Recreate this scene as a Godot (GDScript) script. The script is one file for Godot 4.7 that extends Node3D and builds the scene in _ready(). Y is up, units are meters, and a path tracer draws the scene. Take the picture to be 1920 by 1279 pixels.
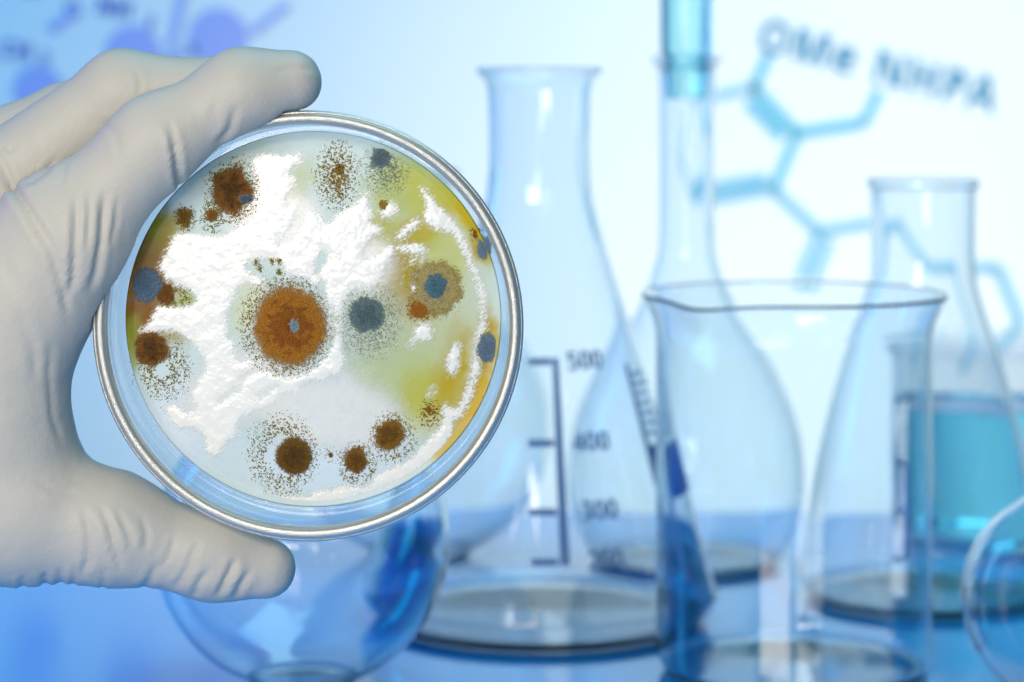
extends Node3D

# Scale: the photograph's focal length is taken as 4800 px (of 1920 x 1279), its horizon at row 150.
# place(px, py, depth) is used only to read real positions off the photograph; every thing has its own depth and size.
const F := 4800.0
const EYE := 1.1          # camera height above the floor
const BENCH := EYE - 0.196
const DISH_D := 0.6
const AGAR_Z := -0.0112

var rng := RandomNumberGenerator.new()
var noise := FastNoiseLite.new()
var used := {}


func place(px: float, py: float, depth: float) -> Vector3:
	return Vector3((px - 960.0) / F * depth, EYE - (py - 150.0) / F * depth, -depth)


func _ready() -> void:
	rng.seed = 7
	noise.seed = 11
	noise.noise_type = FastNoiseLite.TYPE_SIMPLEX_SMOOTH
	noise.frequency = 1.0
	# ---------- camera
	var cam := Camera3D.new()
	cam.name = "camera"
	cam.near = 0.05
	cam.far = 30.0
	cam.projection = Camera3D.PROJECTION_FRUSTUM
	cam.size = 1279.0 / F * cam.near
	cam.frustum_offset = Vector2(0, -489.5 / F * cam.near)
	cam.position = Vector3(0, EYE, 0)
	var lens := CameraAttributesPhysical.new()
	lens.frustum_focal_length = 50.0
	lens.frustum_focus_distance = 0.606
	lens.frustum_near = 0.05
	lens.frustum_far = 30.0
	lens.exposure_aperture = 7.2
	cam.attributes = lens
	add_child(cam)
	cam.current = true
	# ---------- surroundings: the unseen rest of a blue-lit laboratory
	var env := Environment.new()
	env.background_mode = Environment.BG_COLOR
	env.background_color = Color(0.27, 0.60, 0.78)
	env.background_energy_multiplier = 0.42
	env.tonemap_mode = Environment.TONE_MAPPER_LINEAR
	env.tonemap_exposure = 1.0
	env.sdfgi_enabled = true
	env.ssao_enabled = true
	env.ssil_enabled = true
	var we := WorldEnvironment.new()
	we.name = "environment"
	we.environment = env
	add_child(we)
	# ---------- lamps (all out of view, some of them added fill)
	area_lamp("key_lamp", Vector3(-0.20, EYE + 0.07, -0.12), place(280, 740, 0.6), Vector2(0.34, 0.34), Color(1.0, 0.94, 0.875), 0.30)
	area_lamp("added_bench_fill", Vector3(0.26, EYE + 0.85, -0.95), Vector3(0.17, BENCH, -0.97), Vector2(1.0, 0.6), Color(0.66, 0.92, 1.0), 0.62)  # overhead fill added to brighten bench and glassware, not a known ceiling fitting
	area_lamp("added_wall_fill", Vector3(0.20, BENCH - 0.12, -1.42), Vector3(0.20, EYE - 0.10, -1.75), Vector2(0.55, 0.16), Color(1.0, 0.95, 0.90), 0.12)  # fill added out of sight behind the bench to lift the lower wall
	area_lamp("blue_lamp", Vector3(-0.75, EYE + 0.15, -1.25), place(60, 700, 1.75), Vector2(0.4, 0.4), Color(0.02, 0.76, 1.0), 0.16)
	area_lamp("added_blue_fill", Vector3(-0.75, BENCH + 0.36, -1.08), place(160, 1240, 0.98), Vector2(1.1, 0.7), Color(0.05, 0.24, 1.0), 0.22)  # added fill that turns the left of the bench a deeper blue
	var spot := SpotLight3D.new()
	spot.name = "wall_spot"
	spot.light_color = Color(1.0, 0.91, 0.84)
	spot.light_energy = 1.02
	spot.light_size = 0.12
	spot.spot_range = 6.0
	spot.spot_attenuation = 2.0
	spot.spot_angle = 26.0
	spot.spot_angle_attenuation = 1.0
	spot.shadow_enabled = true
	add_child(spot)
	spot.look_at_from_position(Vector3(0.55, EYE + 0.55, -0.85), Vector3(0.19, EYE - 0.10, -1.75), Vector3.UP)

	build_setting()
	build_drawings()
	build_glassware()
	build_dish()
	build_hand()


func area_lamp(called: String, at: Vector3, target: Vector3, size: Vector2, color: Color, energy: float) -> void:
	var l := AreaLight3D.new()
	l.name = called
	l.area_size = size
	l.light_color = color
	l.light_energy = energy
	l.area_range = 6.0
	l.area_attenuation = 2.0
	l.shadow_enabled = true
	add_child(l)
	l.look_at_from_position(at, target, Vector3.UP)


# ------------------------------------------------------------------ helpers
func numbered(called: String) -> String:
	used[called] = used.get(called, 0) + 1
	return called if used[called] == 1 else "%s_%03d" % [called, used[called] - 1]


func tag(o: Node, label: String, category: String, group := "") -> void:
	o.set_meta("label", label)
	o.set_meta("category", category)
	if group:
		o.set_meta("group", group)


func thing(called: String, at: Vector3, label: String, category: String, group := "") -> Node3D:
	var o := Node3D.new()
	o.name = numbered(called)
	add_child(o)
	o.position = at
	tag(o, label, category, group)
	return o


func part(called: String, mesh: Mesh, m: Material, parent: Node) -> MeshInstance3D:
	var o := MeshInstance3D.new()
	o.name = called
	o.mesh = mesh
	o.material_override = m
	o.cast_shadow = GeometryInstance3D.SHADOW_CASTING_SETTING_ON
	parent.add_child(o, true)
	return o


func lin(hex: String) -> Color:
	return Color(hex).srgb_to_linear()


func mat(c: Color, rough: float, metal := 0.0, spec := 0.5) -> StandardMaterial3D:
	var m := StandardMaterial3D.new()
	m.albedo_color = c
	m.roughness = rough
	m.metallic = metal
	m.metallic_specular = spec
	return m


func glass(c: Color, rough := 0.0) -> StandardMaterial3D:
	var m := mat(c, rough)
	m.transparency = BaseMaterial3D.TRANSPARENCY_ALPHA
	m.albedo_color.a = 0.0
	m.refraction_enabled = true
	m.refraction_scale = 0.05
	return m


func vcol(rough: float, spec := 0.5) -> StandardMaterial3D:
	var m := mat(Color.WHITE, rough, 0.0, spec)
	m.vertex_color_use_as_albedo = true
	return m


func noise_tex(freq: float, size := 512, normal := false, strength := 4.0) -> NoiseTexture2D:
	var n := FastNoiseLite.new()
	n.seed = 5
	n.frequency = freq
	n.fractal_octaves = 4
	var t := NoiseTexture2D.new()
	t.noise = n
	t.width = size
	t.height = size
	t.seamless = true
	t.as_normal_map = normal
	t.bump_strength = strength
	return t


# a smooth curve through profile points (r, y)
func smooth_line(pts: Array, steps := 6) -> PackedVector2Array:
	var out := PackedVector2Array()
	for i in pts.size() - 1:
		var p0: Vector2 = pts[maxi(i - 1, 0)]
		var p1: Vector2 = pts[i]
		var p2: Vector2 = pts[i + 1]
		var p3: Vector2 = pts[mini(i + 2, pts.size() - 1)]
		for s in steps:
			var q := p1.cubic_interpolate(p2, p0, p3, float(s) / steps)
			q.x = maxf(q.x, 0.0)
			out.append(q)
	out.append(pts[-1])
	return out


# turns a line of (r, y) round the y axis; a spout is pulled out of the rim towards -x by that many metres
func lathe(line: PackedVector2Array, segs := 96, closed := false, spout := 0.0) -> ArrayMesh:
	var n := line.size()
	var v := PackedVector3Array()
	var idx := PackedInt32Array()
	var top := 0.0
	for q in line:
		top = maxf(top, q.y)
	for i in n:
		for s in segs:
			var a := TAU * s / segs
			var p := Vector3(cos(a) * line[i].x, line[i].y, sin(a) * line[i].x)
			if spout > 0.0:
				var k := exp(-pow((a - PI) / 0.26, 2.0)) * smoothstep(0.86, 1.0, line[i].y / top)
				p += Vector3(-spout, -spout * 0.3, 0) * k
			v.append(p)
	for i in (n if closed else n - 1):
		var j := (i + 1) % n
		for s in segs:
			var t := (s + 1) % segs
			idx.append_array([i * segs + s, j * segs + t, j * segs + s, i * segs + s, i * segs + t, j * segs + t])
	return smooth_mesh(v, idx, PackedColorArray(), true)


# indexed mesh with averaged normals (faces given clockwise)
func smooth_mesh(v: PackedVector3Array, idx: PackedInt32Array, col := PackedColorArray(), weld_poles := false) -> ArrayMesh:
	var nr := PackedVector3Array()
	nr.resize(v.size())
	for k in range(0, idx.size(), 3):
		var a := idx[k]
		var b := idx[k + 1]
		var c := idx[k + 2]
		var f := (v[c] - v[a]).cross(v[b] - v[a])
		nr[a] += f
		nr[b] += f
		nr[c] += f
	for k in nr.size():
		if weld_poles and absf(v[k].x) < 1e-7 and absf(v[k].z) < 1e-7:
			nr[k] = Vector3(0, signf(nr[k].y), 0)
		nr[k] = nr[k].normalized() if nr[k].length_squared() > 0.0 else Vector3.UP
	var arr := []
	arr.resize(Mesh.ARRAY_MAX)
	arr[Mesh.ARRAY_VERTEX] = v
	arr[Mesh.ARRAY_NORMAL] = nr
	arr[Mesh.ARRAY_INDEX] = idx
	if col.size():
		arr[Mesh.ARRAY_COLOR] = col
	var me := ArrayMesh.new()
	me.add_surface_from_arrays(Mesh.PRIMITIVE_TRIANGLES, arr)
	return me


# a blown-glass wall: the outer line given from the foot's centre to the rim, the inner one set in by t
func vessel_line(outer: Array, t: float, foot: float, steps := 6) -> PackedVector2Array:
	var o := smooth_line(outer, steps)
	var inner := PackedVector2Array()
	for i in o.size():
		var a := o[maxi(i - 1, 0)]
		var b := o[mini(i + 1, o.size() - 1)]
		var d := (b - a).normalized()
		var q := o[i] + Vector2(-d.y, d.x) * (foot if i == 0 else t)
		if q.x > 0.0 and (inner.is_empty() or q.distance_to(inner[-1]) > 0.0002) and q.y > o[0].y + foot * 0.6:
			inner.append(q)
	var line := PackedVector2Array(o)
	var top := o[-1]
	var last := inner[-1]
	var mid := (top + last) / 2.0
	line.append(mid + Vector2(0, t * 0.45))
	inner.reverse()
	for q in inner:
		line.append(q)
	line.append(Vector2(0, inner[-1].y))
	return line


func radius_at(line: Array, y: float) -> float:
	var o := smooth_line(line, 8)
	for i in o.size() - 1:
		if o[i].y <= y and o[i + 1].y >= y and i > 2:
			return lerpf(o[i].x, o[i + 1].x, inverse_lerp(o[i].y, o[i + 1].y, y) if o[i + 1].y > o[i].y else 0.0)
	return o[-1].x


# ------------------------------------------------------------------ setting
func build_setting() -> void:
	var wm := mat(Color(0.895, 0.955, 0.965), 0.85, 0.0, 0.3)
	var box := BoxMesh.new()
	box.size = Vector3(4.0, 3.0, 0.1)
	var w := part("wall", box, wm, self)
	w.position = Vector3(0, 1.5, -1.80)
	w.set_meta("kind", "structure")
	var bm := mat(Color(0.20, 0.66, 0.96), 0.11, 0.0, 0.70)
	bm.clearcoat_enabled = true
	bm.clearcoat = 0.55
	bm.clearcoat_roughness = 0.10
	var slab := BoxMesh.new()
	slab.size = Vector3(2.0, 0.03, 0.72)
	var b := part("bench_top", slab, bm, self)
	b.position = Vector3(0.0, BENCH - 0.015, -0.80)
	b.set_meta("kind", "structure")


func text_arrays(words: String, cap: float) -> Array:
	var font := SystemFont.new()
	font.font_names = PackedStringArray(["Droid Sans"])
	font.font_weight = 700
	var t := TextMesh.new()
	t.text = words
	t.font = font
	t.font_size = 64
	t.pixel_size = cap / 46.0
	t.depth = 0.0008
	return t.get_mesh_arrays()


func text_flat(words: String, cap: float) -> ArrayMesh:
	var me := ArrayMesh.new()
	me.add_surface_from_arrays(Mesh.PRIMITIVE_TRIANGLES, text_arrays(words, cap))
	return me


func strip(a: Vector3, b: Vector3, wide: float, m: Material, parent: Node, called: String) -> void:
	var box := BoxMesh.new()
	box.size = Vector3(a.distance_to(b) + wide * 0.3, wide, 0.0012)
	var o := part(called, box, m, parent)
	o.position = (a + b) / 2.0
	o.rotation.z = atan2(b.y - a.y, b.x - a.x)


func build_drawings() -> void:
	var d := 1.7488
	var cyan := mat(Color(0.30, 0.74, 0.86), 0.8)
	var pale := mat(Color(0.56, 0.80, 0.89), 0.8)
	var steel := mat(Color(0.48, 0.76, 0.87), 0.8)
	var o0 := place(1500, 330, d)
	var t := thing("structure_drawing", o0, "cyan skeletal formula lettered OMe and NHPA printed on the pale wall", "drawing")
	var bonds := [
		[1440, 108, 1413, 165, 0], [1413, 165, 1305, 187, 1], [1300, 190, 1252, 300, 1], [1252, 302, 1335, 375, 1], [1340, 374, 1448, 354, 2], [1338, 350, 1436, 334, 2],
		[1452, 352, 1495, 252, 0], [1493, 247, 1417, 167, 0], [1466, 256, 1404, 192, 0], [1500, 249, 1618, 231, 0], [1622, 228, 1648, 172, 0],
		[1453, 358, 1533, 432, 2], [1538, 434, 1640, 418, 2], [1533, 440, 1500, 520, 2], [1556, 452, 1526, 524, 2], [1645, 420, 1748, 503, 1],
		[1752, 505, 1868, 501, 2], [1872, 504, 1914, 606, 2], [1912, 612, 1834, 690, 2],
	]
	for q in bonds:
		strip(place(q[0], q[1], d) - o0, place(q[2], q[3], d) - o0, 0.0066, [cyan, pale, steel][q[4]], t, "bond")
	var teal_ink := mat(Color(0.14, 0.56, 0.72), 0.8)
	for w in [["OMe", 1515, 88, 0.0225], ["NHPA", 1752, 152, 0.023]]:
		var l := part("lettering", text_flat(w[0], w[3]), teal_ink, t)
		l.position = place(w[1], w[2], d) - o0
		l.rotation.z = -0.25
	# the violet drawing at the other end of the wall
	var violet := mat(Color(0.66, 0.72, 0.95), 0.8)
	var ink := mat(Color(0.25, 0.42, 0.80), 0.8)
	var o1 := place(250, 90, d)
	var u := thing("molecule_drawing", o1, "violet atom discs with blue CH2 and NH2 lettering printed on the blue-lit wall", "drawing")
	for q in [[72, 168, 46], [250, 100, 52], [410, 72, 56], [60, -60, 50]]:
		var disc := CylinderMesh.new()
		disc.top_radius = q[2] / F * d
		disc.bottom_radius = disc.top_radius
		disc.height = 0.0012
		disc.radial_segments = 48
		var o := part("atom", disc, violet, u)
		o.rotation.x = PI / 2
		o.position = place(q[0], q[1], d) - o1
	for q in [[350, -40, 322, 90], [150, 20, 95, 55], [300, 120, 365, 92], [475, 60, 540, 10]]:
		strip(place(q[0], q[1], d) - o1, place(q[2], q[3], d) - o1, 0.006, violet, u, "bond")
	for w in [["CH", 30, 95, 0.012], ["2", 84, 108, 0.008], ["NH", 215, 15, 0.012], ["2", 282, 42, 0.008], ["O", 135, 16, 0.010]]:
		var l := part("lettering", text_flat(w[0], w[3]), ink, u)
		l.position = place(w[1], w[2], d + 0.0002) - o1
		l.rotation.z = -0.15


# ------------------------------------------------------------------ glassware
func base_at(px: float, depth: float) -> Vector3:
	return Vector3((px - 960.0) / F * depth, BENCH + 0.0004, -depth)


func on_wall_of(line: PackedVector2Array, theta: float, y: float, proud := 0.0004) -> Vector3:
	var r := 0.0
	for i in line.size() - 1:
		if line[i].y <= y and line[i + 1].y >= y and line[i].x > 0.01:
			r = lerpf(line[i].x, line[i + 1].x, clampf((y - line[i].y) / maxf(line[i + 1].y - line[i].y, 1e-6), 0, 1))
			break
	return Vector3(sin(theta) * (r + proud), y, cos(theta) * (r + proud))


# a printed patch that follows the wall of a vessel
func patch(line: PackedVector2Array, t0: float, t1: float, y0: float, y1: float, lean := 0.0) -> ArrayMesh:
	var v := PackedVector3Array()
	var idx := PackedInt32Array()
	var n := 8
	for i in n + 1:
		for j in n + 1:
			var y := lerpf(y0, y1, float(j) / n)
			v.append(on_wall_of(line, lerpf(t0, t1, float(i) / n) + lean * (y - y0), y))
	for i in n:
		for j in n:
			var a := i * (n + 1) + j
			idx.append_array([a, a + 1, a + n + 2, a, a + n + 2, a + n + 1])
	return smooth_mesh(v, idx)


func text_on(line: PackedVector2Array, words: String, cap: float, theta: float, y: float) -> ArrayMesh:
	var arr := text_arrays(words, cap)
	var v: PackedVector3Array = arr[Mesh.ARRAY_VERTEX]
	for k in v.size():
		var r := on_wall_of(line, 0, y + v[k].y).z
		v[k] = on_wall_of(line, theta + v[k].x / r, y + v[k].y, 0.0004 + v[k].z * 0.4)
	arr[Mesh.ARRAY_VERTEX] = v
	arr[Mesh.ARRAY_NORMAL] = null
	arr[Mesh.ARRAY_TANGENT] = null
	var me := ArrayMesh.new()
	me.add_surface_from_arrays(Mesh.PRIMITIVE_TRIANGLES, arr)
	var st := SurfaceTool.new()
	st.create_from(me, 0)
	st.generate_normals()
	return st.commit()


func ball_flask(r: float, neck: float, tall: float) -> Array:
	var out := [Vector2(0, 0.0008), Vector2(r * 0.30, 0.0)]
	var top := asin(1.0) - asin(neck * 1.35 / r)
	var a := -1.15
	while a < top:
		out.append(Vector2(cos(a) * r, r * 0.97 + sin(a) * r))
		a += 0.22
	var y: float = r * 0.97 + sin(top) * r
	out.append_array([Vector2(neck * 1.06, y + neck * 0.45), Vector2(neck, y + neck * 1.1), Vector2(neck, tall - 0.008), Vector2(neck * 1.05, tall - 0.004), Vector2(neck * 1.22, tall - 0.0015), Vector2(neck * 1.22, tall)])
	return out


func build_glassware() -> void:
	var clear := glass(Color(0.972, 0.993, 1.0))
	var ink := mat(Color(0.56, 0.66, 0.82), 0.6)
	var pane := mat(Color(0.80, 0.92, 0.98, 0.08), 0.02)
	pane.transparency = BaseMaterial3D.TRANSPARENCY_ALPHA
	var faint := mat(Color(0.62, 0.74, 0.88), 0.6)
	var navy := mat(Color(0.20, 0.26, 0.62), 0.5)
	# tall conical flask
	var cone := [Vector2(0, 0.0012), Vector2(0.050, 0.0), Vector2(0.0585, 0.0022), Vector2(0.0630, 0.0085), Vector2(0.0620, 0.0155), Vector2(0.0496, 0.0546), Vector2(0.0347, 0.102), Vector2(0.0222, 0.142), Vector2(0.0187, 0.160), Vector2(0.0187, 0.188), Vector2(0.0200, 0.1950), Vector2(0.0228, 0.1982), Vector2(0.0228, 0.1999)]
	var cone_line := smooth_line(cone)
	var t := thing("conical_flask", base_at(1012, 0.93), "tall clear conical flask with printed 500 to 200 scale and dark blue patch", "flask")
	part("glass_wall", lathe(vessel_line(cone, 0.0010, 0.0018)), clear, t)
	part("scale_bar", patch(cone_line, 0.11, 0.17, 0.0300, 0.0985), ink, t)
	var row := 0
	for w in [["500", 0.0973, 0.30], ["400", 0.0700, 0.30], ["300", 0.0474, 0.31], ["200", 0.0312, 0.31]]:
		part("tick", patch(cone_line, -0.06 - 0.02 * (3 - row), 0.10, w[1] - 0.0012, w[1] + 0.0012), ink, t)
		part("numeral", text_on(cone_line, w[0], 0.0062, 0.40 if row else 0.44, w[1]), ink, t)
		row += 1
	part("label_edge", patch(cone_line, 0.92, 0.985, 0.020, 0.095), ink, t)
	part("label_patch", patch(cone_line, 0.98, 1.50, 0.0480, 0.0665), navy, t)
	for k in 7:
		part("label_line", patch(cone_line, 0.99, 1.22 + 0.1 * ((k * 3) % 4) / 3.0, 0.0700 + 0.0034 * k, 0.0712 + 0.0034 * k), ink, t)
	# beaker
	var cup := [Vector2(0, 0.0012), Vector2(0.0385, 0.0), Vector2(0.0432, 0.0016), Vector2(0.0456, 0.0062), Vector2(0.0457, 0.020), Vector2(0.0457, 0.070), Vector2(0.0457, 0.106), Vector2(0.0463, 0.114), Vector2(0.0486, 0.1205), Vector2(0.0508, 0.1243)]
	t = thing("beaker", base_at(1488, 0.85), "wide clear glass beaker with flared lip and pouring spout", "beaker")
	part("glass_wall", lathe(vessel_line(cup, 0.0011, 0.0018), 128, false, 0.005), clear, t)
	t.rotation.y = 0.9
	# stoppered volumetric flasks
	var pear := [Vector2(0, 0.001), Vector2(0.030, 0.0), Vector2(0.0385, 0.0040), Vector2(0.0462, 0.020), Vector2(0.0480, 0.036), Vector2(0.0450, 0.057), Vector2(0.0350, 0.079), Vector2(0.0220, 0.099), Vector2(0.0135, 0.119), Vector2(0.0113, 0.136), Vector2(0.0113, 0.194), Vector2(0.0122, 0.2005), Vector2(0.0142, 0.2030), Vector2(0.0142, 0.2050)]
	var teal := glass(Color(0.70, 0.92, 0.94), 0.05)
	t = thing("volumetric_flask", base_at(1288, 1.04), "pear-shaped volumetric flask with teal stopper standing behind the beaker", "flask")
	part("glass_wall", lathe(vessel_line(pear, 0.0009, 0.0016)), clear, t)
	var plug := [Vector2(0, 0.188), Vector2(0.0078, 0.188), Vector2(0.0086, 0.190), Vector2(0.0092, 0.2035), Vector2(0.0104, 0.2062), Vector2(0.0106, 0.212), Vector2(0.0106, 0.240), Vector2(0.0095, 0.244), Vector2(0.006, 0.2465), Vector2(0, 0.247)]
	part("stopper", lathe(smooth_line(plug)), teal, t)
	# round flasks
	t = thing("round_flask", base_at(567, 0.83), "round-bellied clear flask standing behind the gloved thumb", "flask", "round flasks")
	part("glass_wall", lathe(vessel_line(ball_flask(0.0478, 0.0125, 0.150), 0.0011, 0.0018)), clear, t)
	t = thing("round_flask", base_at(790, 1.06), "large round-bellied clear flask standing behind the tall conical flask", "flask", "round flasks")
	part("glass_wall", lathe(vessel_line(ball_flask(0.0545, 0.0135, 0.158), 0.0011, 0.0018)), clear, t)
	t = thing("round_flask", base_at(2012, 0.80), "small round-bellied clear flask beside the wide beaker", "flask", "round flasks")
	part("glass_wall", lathe(vessel_line(ball_flask(0.0345, 0.0095, 0.115), 0.0012, 0.002)), clear, t)
	# wide-necked flask
	var wide := [Vector2(0, 0.001), Vector2(0.037, 0.0), Vector2(0.0435, 0.0020), Vector2(0.0468, 0.0075), Vector2(0.0460, 0.014), Vector2(0.0392, 0.052), Vector2(0.0300, 0.088), Vector2(0.0222, 0.112), Vector2(0.0198, 0.124), Vector2(0.0197, 0.148), Vector2(0.0200, 0.1535), Vector2(0.0212, 0.1552), Vector2(0.0212, 0.1576)]
	var wide_line := smooth_line(wide)
	t = thing("wide_neck_flask", base_at(1730, 0.97), "short wide-necked conical flask standing behind the beaker", "flask")
	part("glass_wall", lathe(vessel_line(wide, 0.0010, 0.0018)), clear, t)
	part("scale_bar", patch(wide_line, -0.24, -0.17, 0.022, 0.056), faint, t)
	for y in [0.022, 0.039, 0.056]:
		part("tick", patch(wide_line, -0.36, -0.25, y - 0.001, y + 0.001), faint, t)
	# beaker of blue solution
	var tub := [Vector2(0, 0.001), Vector2(0.029, 0.0), Vector2(0.0335, 0.0015), Vector2(0.0355, 0.0055), Vector2(0.0356, 0.018), Vector2(0.0356, 0.074), Vector2(0.0362, 0.080), Vector2(0.0385, 0.0845)]
	t = thing("solution_beaker", base_at(1850, 1.10), "small beaker filled with bright blue solution behind the wide-necked flask", "beaker")
	part("glass_wall", lathe(vessel_line(tub, 0.0012, 0.002), 96, false, 0.004), pane, t)
	var blue := glass(Color(0.52, 0.89, 0.96))
	blue.refraction_scale = 0.033
	var fill := [Vector2(0, 0.0032), Vector2(0.028, 0.0032), Vector2(0.0325, 0.0048), Vector2(0.0336, 0.009), Vector2(0.0336, 0.03), Vector2(0.0336, 0.0555), Vector2(0.033, 0.0562), Vector2(0, 0.0562)]
	part("solution", lathe(smooth_line(fill, 3)), blue, t)


# ------------------------------------------------------------------ petri dish
var dish_o: Vector3

# photograph position on the agar's surface (z below the dish's front plane) in the dish's own axes
func in_dish(px: float, py: float, z := AGAR_Z) -> Vector3:
	return place(px, py, DISH_D - z) - dish_o


func fill_poly(mask: PackedFloat32Array, n: int, x0: float, y0: float, cell: float, pts: Array, value: float) -> void:
	for j in n:
		var y := y0 + (j + 0.5) * cell
		var xs := []
		for i in range(0, pts.size(), 2):
			var k := (i + 2) % pts.size()
			var ya: float = pts[i + 1]
			var yb: float = pts[k + 1]
			if (ya <= y) != (yb <= y):
				xs.append(lerpf(pts[i], pts[k], (y - ya) / (yb - ya)))
		xs.sort()
		for i in range(0, xs.size() - 1, 2):
			for c in range(maxi(0, int((xs[i] - x0) / cell)), mini(n, int((xs[i + 1] - x0) / cell))):
				mask[j * n + c] = value


func ellipse_points(cx: float, cy: float, rx: float, ry: float, turn := 0.0) -> Array:
	var out := []
	for k in 28:
		var v := Vector2(cos(TAU * k / 28) * rx, sin(TAU * k / 28) * ry).rotated(turn)
		out.append_array([cx + v.x, cy + v.y])
	return out


func blur(m: PackedFloat32Array, n: int, r: int) -> PackedFloat32Array:
	var a := m
	for pass_ in 2:
		var b := PackedFloat32Array()
		b.resize(n * n)
		for j in n:
			var run := 0.0
			for i in range(-r, n):
				if i + r < n:
					run += a[j * n + i + r]
				if i - r - 1 >= 0:
					run -= a[j * n + i - r - 1]
				if i >= 0:
					b[i * n + j] = run / (2 * r + 1)
		a = b
	return a


func build_white_mould(parent: Node3D) -> void:
	var n := 600
	var cell := 1.25
	var x0 := 215.0
	var y0 := 225.0
	var mask := PackedFloat32Array()
	mask.resize(n * n)
	var veil := PackedFloat32Array()
	veil.resize(n * n)
	var main := [471, 300, 494, 290, 539, 293, 572, 289, 564, 302, 548, 313, 532, 334, 551, 331, 555, 357, 558, 382, 551, 411, 535, 437, 518, 462, 539, 462, 561, 434, 578, 396, 596, 400, 615, 424, 644, 395, 676, 379, 690, 350, 692, 395, 702, 405, 690, 418, 680, 450, 680, 490, 712, 478, 735, 455, 740, 470, 722, 505, 700, 545, 660, 540, 640, 580, 640, 640, 644, 677, 640, 701, 617, 704, 600, 714, 580, 710, 560, 728, 550, 755, 546, 728, 533, 734, 506, 761, 472, 771, 442, 788, 445, 815, 429, 822, 415, 845, 402, 859, 388, 849, 385, 815, 358, 798, 331, 802, 318, 781, 308, 761, 328, 758, 345, 775, 365, 778, 372, 761, 358, 744, 385, 701, 388, 681, 378, 660, 358, 637, 331, 620, 304, 620, 271, 625, 259, 618, 281, 610, 285, 600, 298, 575, 330, 579, 362, 575, 375, 559, 356, 539, 330, 533, 314, 523, 298, 498, 308, 485, 321, 456, 330, 437, 378, 443, 417, 446, 468, 414, 477, 390, 480, 340]
	for e in [[620, 775, 135, 70, 0.1], [440, 730, 105, 70, -0.5], [690, 500, 50, 60, 0.3], [520, 420, 90, 70, 0.0]]:
		fill_poly(mask, n, x0, y0, cell, ellipse_points(e[0], e[1], e[2], e[3], e[4]), 0.0)
		fill_poly(veil, n, x0, y0, cell, ellipse_points(e[0], e[1], e[2], e[3], e[4]), 1.0)
	fill_poly(mask, n, x0, y0, cell, main, 1.0)
	for e in [[540, 612, 92, 96, 0.0], [452, 585, 24, 60, 0.3], [498, 503, 40, 20, 0.1], [602, 492, 10, 30, 0.5], [606, 560, 9, 42, -0.1], [545, 372, 9, 26, 0.5], [470, 700, 30, 7, -0.5], [430, 740, 34, 6, -0.6], [500, 735, 32, 6, -0.5], [455, 655, 16, 26, 0.2]]:
		fill_poly(mask, n, x0, y0, cell, ellipse_points(e[0], e[1], e[2], e[3], e[4]), 0.0)
	var arc := [782, 344, 804, 363, 824, 389, 846, 408, 865, 437, 878, 466, 891, 498, 904, 530, 912, 559, 910, 600, 914, 613, 902, 628, 896, 650, 898, 672, 900, 694, 892, 711, 886, 741, 866, 781, 849, 785, 849, 802, 839, 828, 815, 855, 768, 892, 714, 916, 647, 936, 580, 948, 556, 946, 506, 939, 482, 929, 530, 930, 580, 933, 600, 916, 617, 922, 640, 912, 691, 912, 721, 882, 768, 865, 798, 832, 822, 808, 835, 788, 830, 761, 839, 758, 849, 771, 859, 768, 869, 748, 882, 714, 886, 684, 889, 660, 889, 644, 896, 620, 903, 600, 901, 559, 894, 530, 881, 498, 865, 462, 852, 437, 833, 430, 811, 427, 798, 411, 801, 395, 801, 376, 792, 360]
	for p in [arc, [743, 446, 759, 427, 779, 411, 798, 411, 785, 421, 766, 437, 750, 450], [740, 459, 763, 462, 785, 456, 804, 469, 808, 476, 788, 468, 769, 471, 750, 470], [776, 523, 785, 511, 801, 509, 793, 530, 801, 557, 788, 565, 776, 546], [778, 613, 795, 607, 812, 613, 808, 634, 795, 640, 778, 630], [770, 640, 782, 628, 786, 634, 762, 662], [842, 660, 859, 640, 864, 650, 859, 687, 845, 711, 840, 687], [802, 744, 815, 720, 817, 728, 808, 748], [731, 379, 743, 382, 745, 398, 731, 408, 711, 405, 721, 395], [687, 427, 702, 421, 718, 427, 716, 437, 699, 440, 683, 466, 676, 453], [612, 545, 618, 570, 621, 610, 616, 645, 611, 655, 616, 610, 612, 570], [852, 515, 856, 535, 850, 560, 838, 578, 826, 588, 838, 570, 848, 550, 851, 530], [776, 470, 782, 474, 774, 500, 768, 512], [792, 470, 796, 476, 788, 490, 784, 486]]:
		fill_poly(mask, n, x0, y0, cell, p, 1.0)
	var soft := blur(mask, n, 6)
	var wide := blur(mask, n, 9)
	veil = blur(blur(veil, n, 16), n, 9)
	var g := 520
	var step := 750.0 / g
	var at := PackedInt32Array()
	at.resize((g + 1) * (g + 1))
	at.fill(-1)
	var v := PackedVector3Array()
	var col := PackedColorArray()
	var white := lin("f4f5ee")
	var cool := lin("dfeaea")
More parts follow.
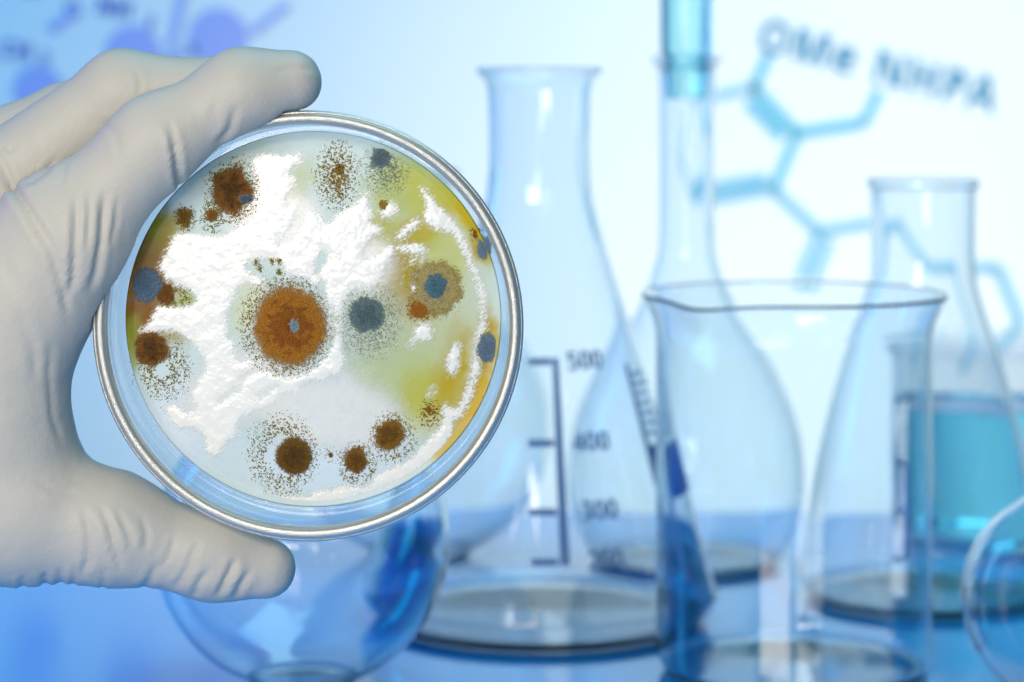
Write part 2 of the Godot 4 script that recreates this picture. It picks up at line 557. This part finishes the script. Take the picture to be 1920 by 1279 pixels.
	for j in g + 1:
		for i in g + 1:
			var px := x0 + i * step
			var py := y0 + j * step
			var wx := px + 4.5 * noise.get_noise_2d(px * 0.09, py * 0.09) + 3.0 * noise.get_noise_2d(px * 0.31 + 40, py * 0.31)
			var wy := py + 4.5 * noise.get_noise_2d(px * 0.09 + 90, py * 0.09) + 3.0 * noise.get_noise_2d(px * 0.31, py * 0.31 + 70)
			var ci := clampi(int((wx - x0) / cell), 0, n - 1)
			var cj := clampi(int((wy - y0) / cell), 0, n - 1)
			var m := soft[cj * n + ci]
			var b := wide[cj * n + ci]
			var thin := veil[cj * n + ci]
			if m < 0.08 and b < 0.08 and thin < 0.03:
				continue
			var fuzz := noise.get_noise_2d(px * 0.5, py * 0.5)
			var lump := noise.get_noise_2d(px * 0.03 + 5, py * 0.03)
			var streak := noise.get_noise_2d((px * 0.82 - py * 0.57) * 0.045 + 9, (px * 0.57 + py * 0.82) * 0.30) + 0.5 * noise.get_noise_2d((px * 0.82 - py * 0.57) * 0.11, (px * 0.57 + py * 0.82) * 0.7 + 31)
			var h := 0.00006 + 0.00010 * m * b + 0.00001 * fuzz * m + 0.00007 * b * lump + 0.00001 * streak * b
			at[j * (g + 1) + i] = v.size()
			v.append(in_dish(px, py, AGAR_Z + h))
			var c := white.lerp(cool, clampf(0.15 + 0.5 * lump + 0.25 * fuzz, 0, 1))
			c.a = smoothstep(0.12, 0.70, m + (0.30 * fuzz + 0.75 * streak) * minf(1.0, 1.6 * (1.0 - b)))
			c.a = maxf(c.a, 0.25 * smoothstep(0.3, 0.8, b + 0.35 * fuzz))
			c.a = maxf(c.a, thin * (0.80 + 0.20 * lump + 0.08 * fuzz))
			col.append(c)
	var idx := PackedInt32Array()
	for j in g:
		for i in g:
			var a := at[j * (g + 1) + i]
			var b := at[j * (g + 1) + i + 1]
			var c := at[(j + 1) * (g + 1) + i + 1]
			var d := at[(j + 1) * (g + 1) + i]
			if a >= 0 and b >= 0 and c >= 0 and d >= 0:
				idx.append_array([a, b, c, a, c, d])
	var m := vcol(0.36, 0.5)
	m.clearcoat_enabled = true
	m.clearcoat = 0.7
	m.clearcoat_roughness = 0.12
	m.transparency = BaseMaterial3D.TRANSPARENCY_ALPHA
	part("white_mould", smooth_mesh(v, idx, col), m, parent)


# pigment soaked into the agar: x, y, rx, ry, turn, colour, strength
const PIGMENT := [
	[800, 570, 120, 250, 0.0, "c6d0a4", 0.75],
	[640, 775, 120, 75, 0.2, "f2f5f7", 1.0], [600, 880, 150, 60, 0.0, "dcebf3", 0.8], [370, 780, 90, 90, 0.0, "dfeaf3", 0.8], [545, 620, 105, 105, 0.0, "d3ded0", 0.8],
	[420, 300, 110, 60, -0.5, "b9c9b0", 0.8], [560, 350, 26, 60, 0.4, "c3cfa8", 0.8], [460, 570, 30, 60, 0.3, "cfd6b0", 0.7],
	[760, 350, 70, 70, 0.6, "b4c06c", 0.85], [800, 370, 60, 36, 0.9, "bcc04e", 0.8], [870, 395, 24, 52, -0.6, "c2ae06", 1.0], [838, 360, 30, 30, 0.0, "bcb830", 0.7],
	[706, 448, 42, 46, 0.6, "b0b448", 0.95], [790, 440, 42, 34, 0.0, "b6aa28", 0.9], [752, 520, 34, 76, 0.15, "a8941a", 0.95], [790, 580, 40, 34, 0.0, "ac8c20", 0.8], [840, 480, 40, 60, 0.0, "c0c66c", 0.7],
	[770, 690, 110, 90, 0.3, "b8c88a", 0.85], [800, 740, 50, 60, 0.3, "bcbc48", 0.8], [850, 690, 30, 80, 0.2, "bca616", 0.9], [888, 745, 24, 74, 0.42, "c6a604", 1.0], [845, 830, 22, 46, 0.7, "c2a828", 0.85], [915, 640, 22, 62, 0.0, "b8a020", 0.9], [908, 455, 24, 46, -0.3, "b0a010", 0.95],
	[284, 440, 66, 58, 0.3, "9a8e06", 1.0], [262, 512, 76, 64, 0.1, "8f6600", 1.0], [262, 600, 70, 50, 0.0, "825600", 1.0], [246, 645, 20, 50, 0.0, "8f9a28", 0.8], [345, 563, 30, 18, 0.0, "aab878", 0.9], [330, 630, 34, 22, 0.0, "a39a60", 0.6],
	[820, 640, 40, 50, 0.0, "bfcaa0", 0.6], [690, 610, 80, 80, 0.0, "b9c4b0", 0.7],
]


func agar_colour(px: float, py: float) -> Color:
	var c := lin("cfe2dc")
	var wx := px + 14.0 * noise.get_noise_2d(px * 0.02, py * 0.02) + 5.0 * noise.get_noise_2d(px * 0.12, py * 0.12)
	var wy := py + 14.0 * noise.get_noise_2d(px * 0.02 + 30, py * 0.02) + 5.0 * noise.get_noise_2d(px * 0.12 + 60, py * 0.12)
	for q in PIGMENT:
		var d := Vector2(wx - q[0], wy - q[1]).rotated(-q[4]) / Vector2(q[2], q[3])
		var k := d.length_squared()
		if k < 3.0:
			c = c.lerp(lin(q[5]), clampf(q[6] * 1.1 * exp(-k * k * 0.8), 0, 1))
	return c


func build_agar(parent: Node3D) -> void:
	var rings := 110
	var segs := 320
	var v := PackedVector3Array()
	var col := PackedColorArray()
	var idx := PackedInt32Array()
	for i in rings + 4:
		for s in segs:
			var r := 352.0 * minf(1.0, float(i) / rings)
			var a := TAU * s / segs
			var px := 588.0 + cos(a) * r
			var py := 598.0 + sin(a) * r
			var z := AGAR_Z + 0.00006 * noise.get_noise_2d(px * 0.03, py * 0.03) + 0.0005 * smoothstep(0.955, 1.0, r / 352.0)
			if i > rings:
				z = AGAR_Z - 0.0040 * (i - rings) / 3.0
			v.append(in_dish(px, py, AGAR_Z) + Vector3(0, 0, z - AGAR_Z))
			var c := agar_colour(px, py)
			c.a = clampf(0.80 + 0.9 * (c.s - 0.12), 0.78, 0.98)
			col.append(c)
	for i in rings + 3:
		for s in segs:
			var t := (s + 1) % segs
			idx.append_array([i * segs + s, (i + 1) * segs + s, (i + 1) * segs + t, i * segs + s, (i + 1) * segs + t, i * segs + t])
	var m := vcol(0.27, 0.28)
	m.transparency = BaseMaterial3D.TRANSPARENCY_ALPHA
	part("agar_gel", smooth_mesh(v, idx, col), m, parent)


func speck_mesh(specks: Array) -> ArrayMesh:
	var v := PackedVector3Array()
	var col := PackedColorArray()
	var idx := PackedInt32Array()
	for q in specks:
		var b := v.size()
		var r: float = q[1]
		v.append(q[0] + Vector3(0, 0, r * 0.8))
		col.append(q[2])
		var off := rng.randf() * TAU
		for k in 6:
			var rr := r * rng.randf_range(0.75, 1.2)
			v.append(q[0] + Vector3(cos(off + TAU * k / 6) * rr, sin(off + TAU * k / 6) * rr, -0.00005))
			col.append(q[2])
		for k in 6:
			idx.append_array([b, b + 1 + (k + 1) % 6, b + 1 + k])
	return smooth_mesh(v, idx, col)


# one colony: a low dome (rx, ry in photograph pixels) and spores scattered round it
# halo: [cx, cy, rx, ry, count, inner share left empty]
func colony(parent: Node3D, called: String, label: String, cx: float, cy: float, rx: float, ry: float, high: float, c_in: String, c_out: String, ragged: float, halo := [], spore_cols := [], spore_size := 1.0) -> void:
	var a0 := lin(c_in)
	var a1 := lin(c_out)
	var rings := clampi(int(maxf(rx, ry) / 1.5), 8, 48)
	var segs := clampi(int(maxf(rx, ry) * 3.2), 32, 220)
	var v := PackedVector3Array()
	var col := PackedColorArray()
	var idx := PackedInt32Array()
	for i in rings + 1:
		for s in segs:
			var a := TAU * s / segs
			var t := float(i) / rings
			var wob := 1.0 + ragged * (noise.get_noise_2d(cx + cos(a) * 0.9, cy + sin(a) * 0.9) + 0.5 * noise.get_noise_2d(cx + cos(a) * 2.5, cy + sin(a) * 2.5))
			var px := cx + cos(a) * rx * 1.12 * t * wob
			var py := cy + sin(a) * ry * 1.12 * t * wob
			var grain := noise.get_noise_2d(px * 0.28, py * 0.28) + 0.7 * noise.get_noise_2d(px * 0.7, py * 0.7)
			var patchy := noise.get_noise_2d(px * 0.05 + 50, py * 0.05)
			var h := high * 0.6 * pow(maxf(0.0, 1.0 - t * t), 0.8) * (1.0 + 0.3 * grain) + 0.00016
			h -= high * 0.2 * exp(-pow(t / 0.14, 2.0))
			v.append(in_dish(px, py) + Vector3(0, 0, h))
			var c := a0.lerp(a1, clampf(t * t + 0.5 * patchy + 0.25 * grain, 0, 1))
			c = c * (1.0 + 0.65 * grain + 0.13 * sin(t * 13.0 + patchy * 5.0) * smoothstep(14.0, 40.0, rx))
			col.append(Color(clampf(c.r, 0, 1), clampf(c.g, 0, 1), clampf(c.b, 0, 1), smoothstep(0.0, 0.35, (1.0 - t) * 2.2 + (0.3 + ragged) * grain - 0.12) if i < rings else 0.0))
	for i in rings:
		for s in segs:
			var t := (s + 1) % segs
			idx.append_array([i * segs + s, (i + 1) * segs + s, (i + 1) * segs + t, i * segs + s, (i + 1) * segs + t, i * segs + t])
	var cm := vcol(0.7, 0.35)
	cm.transparency = BaseMaterial3D.TRANSPARENCY_ALPHA
	var o := part(called, smooth_mesh(v, idx, col), cm, parent)
	if label:
		o.set_meta("label", label)
	if halo.is_empty():
		return
	var specks := []
	var pal := []
	for h in spore_cols:
		pal.append(lin(h))
	for k in int(halo[4] * 4.0):
		var a := rng.randf() * TAU
		var t := lerpf(halo[5], 1.0, pow(rng.randf(), 0.8)) + 0.06 * rng.randfn()
		var px: float = halo[0] + cos(a) * halo[2] * t
		var py: float = halo[1] + sin(a) * halo[3] * t
		if noise.get_noise_2d(px * 0.10 + 17, py * 0.10) < -0.25 + 0.3 * t - 0.1:
			continue
		var fade := clampf(t, 0, 1)
		var p := in_dish(px, py) + Vector3(0, 0, 0.00030 * (1.0 - fade) + 0.00012)
		specks.append([p, spore_size * rng.randf_range(0.00006, 0.00021) * (1.3 - 0.6 * fade), pal[rng.randi() % pal.size()]])
	var sp := part("spores", speck_mesh(specks), vcol(0.7, 0.3), o)
	sp.set_meta("kind", "stuff")


func build_dish() -> void:
	dish_o = place(577, 612, DISH_D)
	var t := thing("petri_dish", dish_o, "round glass petri dish of mould cultures held upright in the gloved hand", "petri dish")
	var gl := glass(Color(0.95, 0.985, 0.985))
	var turn := Basis(Vector3.RIGHT, PI / 2)
	var base := PackedVector2Array([Vector2(0, -0.0176), Vector2(0.0465, -0.0176), Vector2(0.0480, -0.0172), Vector2(0.0488, -0.0162), Vector2(0.0496, -0.0100), Vector2(0.0498, -0.0032), Vector2(0.0480, -0.0030), Vector2(0.0474, -0.0100), Vector2(0.0468, -0.0146), Vector2(0.0463, -0.0158), Vector2(0.0455, -0.0162), Vector2(0, -0.0162)])
	var pane := mat(Color(0.80, 0.88, 0.92, 0.10), 0.03)
	pane.transparency = BaseMaterial3D.TRANSPARENCY_ALPHA
	var o := part("glass_base", lathe(base, 160), pane, t)
	o.basis = turn
	# the thick ground edge that faces out of the dish
	var ring := PackedVector2Array()
	for q in [Vector2(0.0473, -0.0024), Vector2(0.04735, -0.0008), Vector2(0.0477, -0.0002), Vector2(0.0483, 0.0002), Vector2(0.0490, 0.0003), Vector2(0.0496, 0.0000), Vector2(0.0499, -0.0005), Vector2(0.0501, -0.0004), Vector2(0.0504, -0.0005), Vector2(0.0506, -0.0010), Vector2(0.0506, -0.0024), Vector2(0.0500, -0.0027), Vector2(0.0480, -0.0027)]:
		ring.append(q)
	ring.reverse()
	var rm := mat(Color(0.80, 0.80, 0.77), 0.30, 0.72, 0.6)
	rm.uv1_triplanar = true
	rm.uv1_scale = Vector3(60, 60, 60)
	rm.normal_enabled = true
	rm.normal_texture = noise_tex(0.12, 512, true, 3.0)
	rm.normal_scale = 0.9
	o = part("ground_rim", lathe(ring, 200, true), rm, t)
	o.basis = turn
	build_agar(t)
	build_white_mould(t)
	var brown := ["6b4210", "7d5212", "8a6a18", "5c3a0c", "6f6a18"]
	var olive := ["7d6a1c", "8a7f2c", "6f6a20", "72500f", "93802e"]
	colony(t, "brown_colony", "dark brown colony with a grey notch near the fingertip edge", 434, 356, 38, 46, 0.0006, "452a05", "85560e", 0.22, [438, 358, 58, 66, 420, 0.55], olive, 1.0)
	colony(t, "brown_colony", "", 346, 408, 15, 17, 0.0003, "5f430e", "735614", 0.4, [346, 409, 24, 28, 110, 0.4], olive, 1.0)
	colony(t, "brown_colony", "", 398, 404, 12, 13, 0.0003, "6a430e", "7d5d18", 0.4, [398, 407, 25, 32, 130, 0.4], olive, 1.0)
	colony(t, "speckled_colony", "tall oval colony of loose brown specks with a small dark centre", 637, 318, 9, 10, 0.0003, "33200c", "6e4512", 0.4, [632, 330, 44, 72, 430, 0.12], olive + ["a06e14"], 1.05)
	colony(t, "brown_colony", "largest colony, orange-brown with a blue-grey centre", 543, 612, 70, 74, 0.0008, "7d4406", "a4741c", 0.10, [536, 612, 88, 96, 900, 0.72], olive + ["8a560f"], 1.0)
	colony(t, "brown_colony", "dark brown colony with specks trailing to one side by the dish wall", 284, 655, 33, 32, 0.0006, "452a06", "7d5210", 0.14, [303, 690, 58, 66, 420, 0.30], olive, 1.0)
	colony(t, "brown_colony", "sharp-edged dark brown colony with a dimpled centre", 551, 855, 35, 36, 0.0007, "4a3006", "6e4e0c", 0.06, [530, 853, 68, 78, 560, 0.50], olive, 1.0)
	colony(t, "brown_colony", "", 667, 864, 22, 25, 0.0005, "553806", "80580e", 0.22, [670, 869, 38, 42, 200, 0.58], olive, 1.0)
	colony(t, "brown_colony", "", 731, 816, 28, 29, 0.0005, "5a3c08", "85600f", 0.22, [735, 820, 46, 48, 230, 0.60], olive, 1.0)
	colony(t, "brown_colony", "", 620, 853, 4, 5, 0.0002, "6a480d", "75540f", 0.3, [620, 853, 14, 20, 14, 0.4], olive, 0.8)
	colony(t, "brown_colony", "", 311, 551, 17, 19, 0.0004, "5e3a0c", "70440e", 0.25, [328, 557, 34, 24, 110, 0.35], olive, 1.0)
	colony(t, "speckled_colony", "", 803, 768, 6, 6, 0.0002, "7d5512", "8a641a", 0.4, [806, 776, 26, 30, 70, 0.1], ["8a5a10", "7a5512", "9a7020"], 1.0)
	colony(t, "speckled_colony", "", 718, 383, 8, 8, 0.0002, "8a6a20", "9a7c30", 0.4, [718, 384, 12, 14, 20, 0.3], olive, 0.8)
	colony(t, "brown_colony", "", 786, 580, 17, 17, 0.0003, "8a5510", "94601a", 0.3, [786, 580, 26, 24, 90, 0.4], ["8a5510", "7a4a0e", "a06a1a"], 1.0)
	colony(t, "speckled_colony", "", 893, 437, 7, 9, 0.0002, "7a4a0e", "8a5a14", 0.4, [893, 437, 15, 18, 40, 0.2], ["8a5510", "7a4a0e"], 0.9)
	for q in [[480, 492], [487, 503], [510, 490], [523, 490], [523, 510]]:
		colony(t, "speckled_colony", "", q[0], q[1], 3, 4, 0.00015, "8a8030", "8a8a40", 0.4, [q[0], q[1], 8, 9, 22, 0.1], olive, 0.75)
	var slate := ["5f7580", "6c808a", "556a70", "7d8f92"]
	var moss := ["6f8068", "7c8c70", "5f7568", "8a9878", "93a088"]
	colony(t, "grey_colony", "smooth blue-grey colony on dark amber agar by the dish wall", 275, 535, 28, 32, 0.0007, "4d6478", "5a6f80", 0.22, [290, 530, 34, 38, 60, 0.85], slate, 0.7)
	colony(t, "grey_colony", "fuzzy dark grey-green colony near the upper dish wall", 714, 296, 19, 20, 0.0006, "4c5f63", "65787a", 0.25, [722, 316, 52, 58, 620, 0.15], moss + slate, 0.62)
	colony(t, "grey_colony", "dark grey-green colony with a wide mossy halo", 688, 590, 32, 34, 0.0007, "445a5f", "5f7572", 0.18, [694, 602, 66, 78, 900, 0.30], moss, 0.62)
	colony(t, "grey_colony", "taupe disc around a blue-grey centre", 818, 540, 48, 52, 0.0003, "8f8762", "a08a40", 0.25, [816, 542, 56, 60, 200, 0.8], ["8f8550", "a39450", "8a7030"], 0.6)
	colony(t, "grey_colony", "blue-grey centre of the taupe disc", 817, 536, 21, 22, 0.0010, "3f6370", "4f7480", 0.25)
	colony(t, "grey_colony", "", 908, 463, 14, 23, 0.0006, "566c80", "657c88", 0.22, [906, 462, 17, 26, 30, 0.8], slate, 0.6)
	colony(t, "grey_colony", "", 914, 652, 20, 27, 0.0006, "54697c", "627888", 0.22, [914, 660, 24, 34, 60, 0.7], slate, 0.6)
	colony(t, "grey_colony", "small grey wedge in the notch of a brown colony", 460, 372, 16, 9, 0.0009, "454f5c", "66737d", 0.3)
	colony(t, "grey_colony", "blue-grey tuft at the centre of the largest colony", 552, 608, 13, 17, 0.0011, "6f8a94", "7d7058", 0.9)


# ------------------------------------------------------------------ gloved hand
var bone_a := PackedVector3Array()
var bone_b := PackedVector3Array()
var bone_ra := PackedFloat32Array()
var bone_rb := PackedFloat32Array()
var bone_g := PackedInt32Array()


func chain(group: int, joints: Array) -> void:
	for i in joints.size() - 1:
		var a: Array = joints[i]
		var b: Array = joints[i + 1]
		bone_a.append(place(a[0], a[1], DISH_D - a[2] * 0.001))
		bone_b.append(place(b[0], b[1], DISH_D - b[2] * 0.001))
		bone_ra.append(a[3] * 0.001)
		bone_rb.append(b[3] * 0.001)
		bone_g.append(group)


func bone_distance(i: int, p: Vector3) -> float:
	var ab := bone_b[i] - bone_a[i]
	var t := clampf((p - bone_a[i]).dot(ab) / maxf(ab.length_squared(), 1e-12), 0.0, 1.0)
	return p.distance_to(bone_a[i] + ab * t) - lerpf(bone_ra[i], bone_rb[i], t)


func smin(a: float, b: float, k: float) -> float:
	var h := maxf(k - absf(a - b), 0.0) / k
	return minf(a, b) - h * h * k * 0.25


func hand_field(p: Vector3, near: PackedInt32Array) -> float:
	var g0 := 1.0
	var g1 := 1.0
	var g2 := 1.0
	for i in near:
		var d := bone_distance(i, p)
		match bone_g[i]:
			0: g0 = smin(g0, d, 0.007)
			1: g1 = smin(g1, d, 0.004)
			2: g2 = smin(g2, d, 0.004)
	var d0 := smin(smin(g0, g1, 0.0006), g2, 0.0006)
	# the dish presses a seat into the fingers
	var q := p - dish_o
	var r := Vector2(q.x, q.y).length() - 0.0508
	var z := absf(q.z + 0.0088) - 0.0092
	return maxf(d0, -maxf(r, z))


func build_hand() -> void:
	# joints: photograph column, row, millimetres in front of the dish's front plane, radius in millimetres
	chain(0, [[-60, 600, -8, 19], [118, 448, -2.5, 14.0], [292, 266, -0.5, 9.8], [452, 169, -2.0, 8.5], [545, 152, -4.0, 7.4]])
	chain(0, [[118, 448, -2.5, 14.0], [50, 570, -4, 14.5], [2, 690, -5, 14.6], [0, 790, -6, 14.4], [40, 900, -8, 14.5]])
	chain(0, [[-140, 940, -12, 19], [30, 960, -10, 16.0], [205, 990, -9, 12.4], [400, 1046, -9.5, 8.8], [498, 1066, -9.5, 7.2]])
	chain(0, [[-430, 780, -20, 27], [-130, 740, -18, 24], [-60, 600, -10, 19]])
	chain(0, [[-430, 780, -20, 27], [-130, 860, -16, 22], [0, 850, -12, 16]])
	chain(0, [[-430, 780, -20, 27], [-620, 790, -20, 29]])
	chain(1, [[-150, 520, -26, 14], [-5, 345, -22, 11.5], [228, 172, -21, 9.7], [415, 172, -21, 7.8], [520, 180, -20, 6.6]])
	chain(2, [[-190, 470, -44, 12], [-60, 300, -42, 10.5], [128, 226, -42, 9.0], [260, 240, -40, 7.6]])
	var cell := 0.0008
	var lo := Vector3(1, 9, 1)
	var hi := Vector3(-1, -9, -9)
	for i in bone_a.size():
		for q in [[bone_a[i], bone_ra[i]], [bone_b[i], bone_rb[i]]]:
			lo = lo.min(q[0] - Vector3.ONE * (q[1] + 0.004))
			hi = hi.max(q[0] + Vector3.ONE * (q[1] + 0.004))
	var bs := 5
	var n := Vector3i(((hi - lo) / (cell * bs)).ceil()) + Vector3i.ONE
	var nx := n.x * bs + 2
	var ny := n.y * bs + 2
	var cells := {}
	var verts := PackedVector3Array()
	var keys := PackedInt64Array()
	var signs := PackedInt32Array()
	var half := cell * bs * 0.5
	var reach := half * 1.75
	var all := PackedInt32Array(range(bone_a.size()))
	var val := PackedFloat32Array()
	var w := bs + 1
	val.resize(w * w * w)
	for bz in n.z:
		for by in n.y:
			for bx in n.x:
				var o := lo + Vector3(bx, by, bz) * (cell * bs)
				var c := o + Vector3.ONE * half
				var near := PackedInt32Array()
				var least := 1.0
				for i in all:
					var d := bone_distance(i, c)
					least = minf(least, d)
					if d < reach + 0.011:
						near.append(i)
				if least > reach + 0.008 or near.is_empty():
					continue
				var f := hand_field(c, near)
				if absf(f) > reach + 0.0012:
					continue
				var k := 0
				for z in w:
					for y in w:
						for x in w:
							val[k] = hand_field(o + Vector3(x, y, z) * cell, near)
							k += 1
				for z in bs:
					for y in bs:
						for x in bs:
							var b := (z * w + y) * w + x
							var m := 0
							var sum := Vector3.ZERO
							var cnt := 0
							var q := [val[b], val[b + 1], val[b + w], val[b + w + 1], val[b + w * w], val[b + w * w + 1], val[b + w * w + w], val[b + w * w + w + 1]]
							for e in 8:
								if q[e] < 0.0:
									m |= 1 << e
							if m == 0 or m == 255:
								continue
							for e in 8:
								for axis in 3:
									var e2 := e | (1 << axis)
									if e2 != e and ((m >> e) & 1) != ((m >> e2) & 1):
										var s: float = q[e] / (q[e] - q[e2])
										var p := Vector3(e & 1, (e >> 1) & 1, (e >> 2) & 1)
										p[axis] = s
										sum += p
										cnt += 1
							var gx := bx * bs + x
							var gy := by * bs + y
							var gz := bz * bs + z
							var key := (gz * ny + gy) * nx + gx
							cells[key] = verts.size()
							verts.append(lo + (Vector3(gx, gy, gz) + sum / cnt) * cell)
							keys.append(key)
							signs.append(m)
	var idx := PackedInt32Array()
	var sx := 1
	var sy := nx
	var sz := nx * ny
	for c in keys.size():
		var key := keys[c]
		var m := signs[c]
		var s0 := m & 1
		for axis in 3:
			if ((m >> (1 << axis)) & 1) == s0:
				continue
			var u: int = [sy, sz, sx][axis]
			var t: int = [sz, sx, sy][axis]
			var a = cells.get(key - u - t, -1)
			var b = cells.get(key - t, -1)
			var d = cells.get(key - u, -1)
			if a < 0 or b < 0 or d < 0:
				continue
			if s0:
				idx.append_array([a, c, b, a, d, c])
			else:
				idx.append_array([a, b, c, a, c, d])
	relax(verts, idx)
	crease(verts, idx)
	relax(verts, idx)
	var gm := mat(Color(0.75, 0.742, 0.708), 0.52, 0.0, 0.38)
	gm.uv1_triplanar = true
	gm.uv1_scale = Vector3(25, 25, 25)
	gm.normal_enabled = true
	gm.normal_texture = noise_tex(0.05, 512, true, 3.0)
	gm.normal_scale = 0.28
	var hand := thing("gloved_hand", place(-430, 780, DISH_D + 0.02), "hand in a creased off-white latex glove pinching the petri dish", "hand")
	for i in verts.size():
		verts[i] -= hand.position
	part("latex_glove", smooth_mesh(verts, idx), gm, hand)


# folds of the glove: [depth mm, half width px, points of the fold's line as read off the photograph], on the side facing out of the dish
const FOLDS := [
	[1.2, 11, [-60, 220, 0, 300, 22, 350, 45, 385, 72, 428, 92, 460, 120, 520]],
	[0.7, 9, [92, 460, 112, 520, 130, 600]],
	[0.9, 9, [140, 350, 143, 400, 142, 460, 136, 530, 130, 560]],
	[1.0, 9, [198, 345, 193, 400, 190, 450, 180, 510, 165, 560]],
	[0.6, 8, [118, 300, 116, 350]],
	[1.3, 8, [312, 215, 326, 265, 331, 300, 334, 330, 345, 380]],
	[0.7, 9, [440, 195, 437, 222, 430, 245, 400, 280]],
	[0.9, 5, [45, 262, 62, 300, 80, 318]],
	[0.9, 5, [0, 270, 25, 288]],
	[0.4, 7, [30, 352, 62, 338, 85, 322, 118, 285]],
	[0.35, 7, [510, 135, 550, 128, 600, 132]],
	[0.8, 9, [155, 945, 168, 1000, 165, 1050, 150, 1092]],
	[0.8, 8, [185, 940, 205, 985, 215, 1030, 232, 1075]],
	[0.5, 8, [215, 950, 240, 1000, 250, 1030]],
	[0.7, 8, [82, 1070, 86, 1120]],
	[0.6, 8, [40, 1075, 45, 1120]],
	[0.6, 8, [110, 1060, 118, 1120]],
	[0.6, 8, [365, 1035, 350, 1070, 325, 1110]],
	[0.8, 8, [395, 1060, 370, 1100, 362, 1125]],
	[0.9, 8, [445, 1040, 425, 1085, 405, 1125]],
	[0.7, 8, [475, 1060, 450, 1100, 440, 1125]],
	[0.5, 8, [375, 1015, 355, 1050]],
	[0.5, 9, [300, 1045, 280, 1090, 262, 1110]],
	[0.35, 12, [20, 560, 60, 640, 70, 720]],
	[0.3, 12, [0, 480, 40, 560]],
	[0.45, 7, [168, 350, 166, 420, 160, 480]],
	[0.4, 7, [222, 360, 215, 420, 204, 470]],
	[0.35, 9, [95, 620, 92, 700, 98, 780, 120, 850]],
	[0.35, 8, [60, 900, 100, 920, 150, 925]],
	[0.4, 8, [262, 960, 275, 1000, 272, 1040]],
	[0.4, 7, [330, 1000, 318, 1040, 300, 1075]],
	[0.5, 6, [140, 1050, 138, 1085, 132, 1120]],
	[0.5, 6, [195, 1060, 192, 1120]],
	[0.35, 8, [180, 215, 215, 250, 225, 300]],
	[0.3, 8, [395, 160, 405, 190, 400, 225]],
	[0.3, 6, [250, 120, 262, 150, 262, 180]],
	[0.4, 6, [90, 200, 118, 225, 130, 250]],
]


func relax(verts: PackedVector3Array, idx: PackedInt32Array) -> void:
	var sum := PackedVector3Array()
	var cnt := PackedInt32Array()
	sum.resize(verts.size())
	cnt.resize(verts.size())
	for k in range(0, idx.size(), 3):
		for e in 3:
			var a := idx[k + e]
			sum[a] += verts[idx[k + (e + 1) % 3]] + verts[idx[k + (e + 2) % 3]]
			cnt[a] += 2
	for k in verts.size():
		if cnt[k]:
			verts[k] = verts[k].lerp(sum[k] / cnt[k], 0.6)


func crease(verts: PackedVector3Array, idx: PackedInt32Array) -> void:
	var nr := PackedVector3Array()
	nr.resize(verts.size())
	for k in range(0, idx.size(), 3):
		var f := (verts[idx[k + 2]] - verts[idx[k]]).cross(verts[idx[k + 1]] - verts[idx[k]])
		nr[idx[k]] += f
		nr[idx[k + 1]] += f
		nr[idx[k + 2]] += f
	var boxes := []
	for f in FOLDS:
		var r := Rect2(f[2][0], f[2][1], 0, 0)
		for i in range(0, f[2].size(), 2):
			r = r.expand(Vector2(f[2][i], f[2][i + 1]))
		boxes.append(r.grow(f[1] * 4.5))
	for k in verts.size():
		var p := verts[k]
		var nn := nr[k].normalized()
		var q := Vector2(960.0 + p.x / -p.z * F, 150.0 + (EYE - p.y) / -p.z * F)
		var move := 0.00022 * noise.get_noise_3d(p.x * 60, p.y * 60, p.z * 60) + 0.00008 * noise.get_noise_3d(p.x * 220, p.y * 220, p.z * 220)
		var facing := smoothstep(-0.35, 0.2, nn.z)
		if facing > 0.0:
			for f in FOLDS.size():
				if not boxes[f].has_point(q):
					continue
				var pts: Array = FOLDS[f][2]
				var best := 1e9
				var side := 1.0
				var along := 0.0
				var segs := pts.size() / 2 - 1
				for i in segs:
					var a := Vector2(pts[i * 2], pts[i * 2 + 1])
					var b := Vector2(pts[i * 2 + 2], pts[i * 2 + 3])
					var t := clampf((q - a).dot(b - a) / (b - a).length_squared(), 0, 1)
					var d := q.distance_to(a.lerp(b, t))
					if d < best:
						best = d
						side = signf((b - a).cross(q - a))
						along = (i + t) / segs
				var w: float = FOLDS[f][1] * 0.85
				var ends := smoothstep(0.0, 0.3, along) * smoothstep(1.0, 0.75, along)
				var s := best * side / w
				var prof := -exp(-s * s * 1.6) + 0.40 * exp(-pow(s - 1.9, 2.0)) + 0.30 * exp(-pow(s + 1.9, 2.0))
				move += FOLDS[f][0] * 0.001 * 1.0 * prof * ends * facing
		verts[k] = p + nn * move
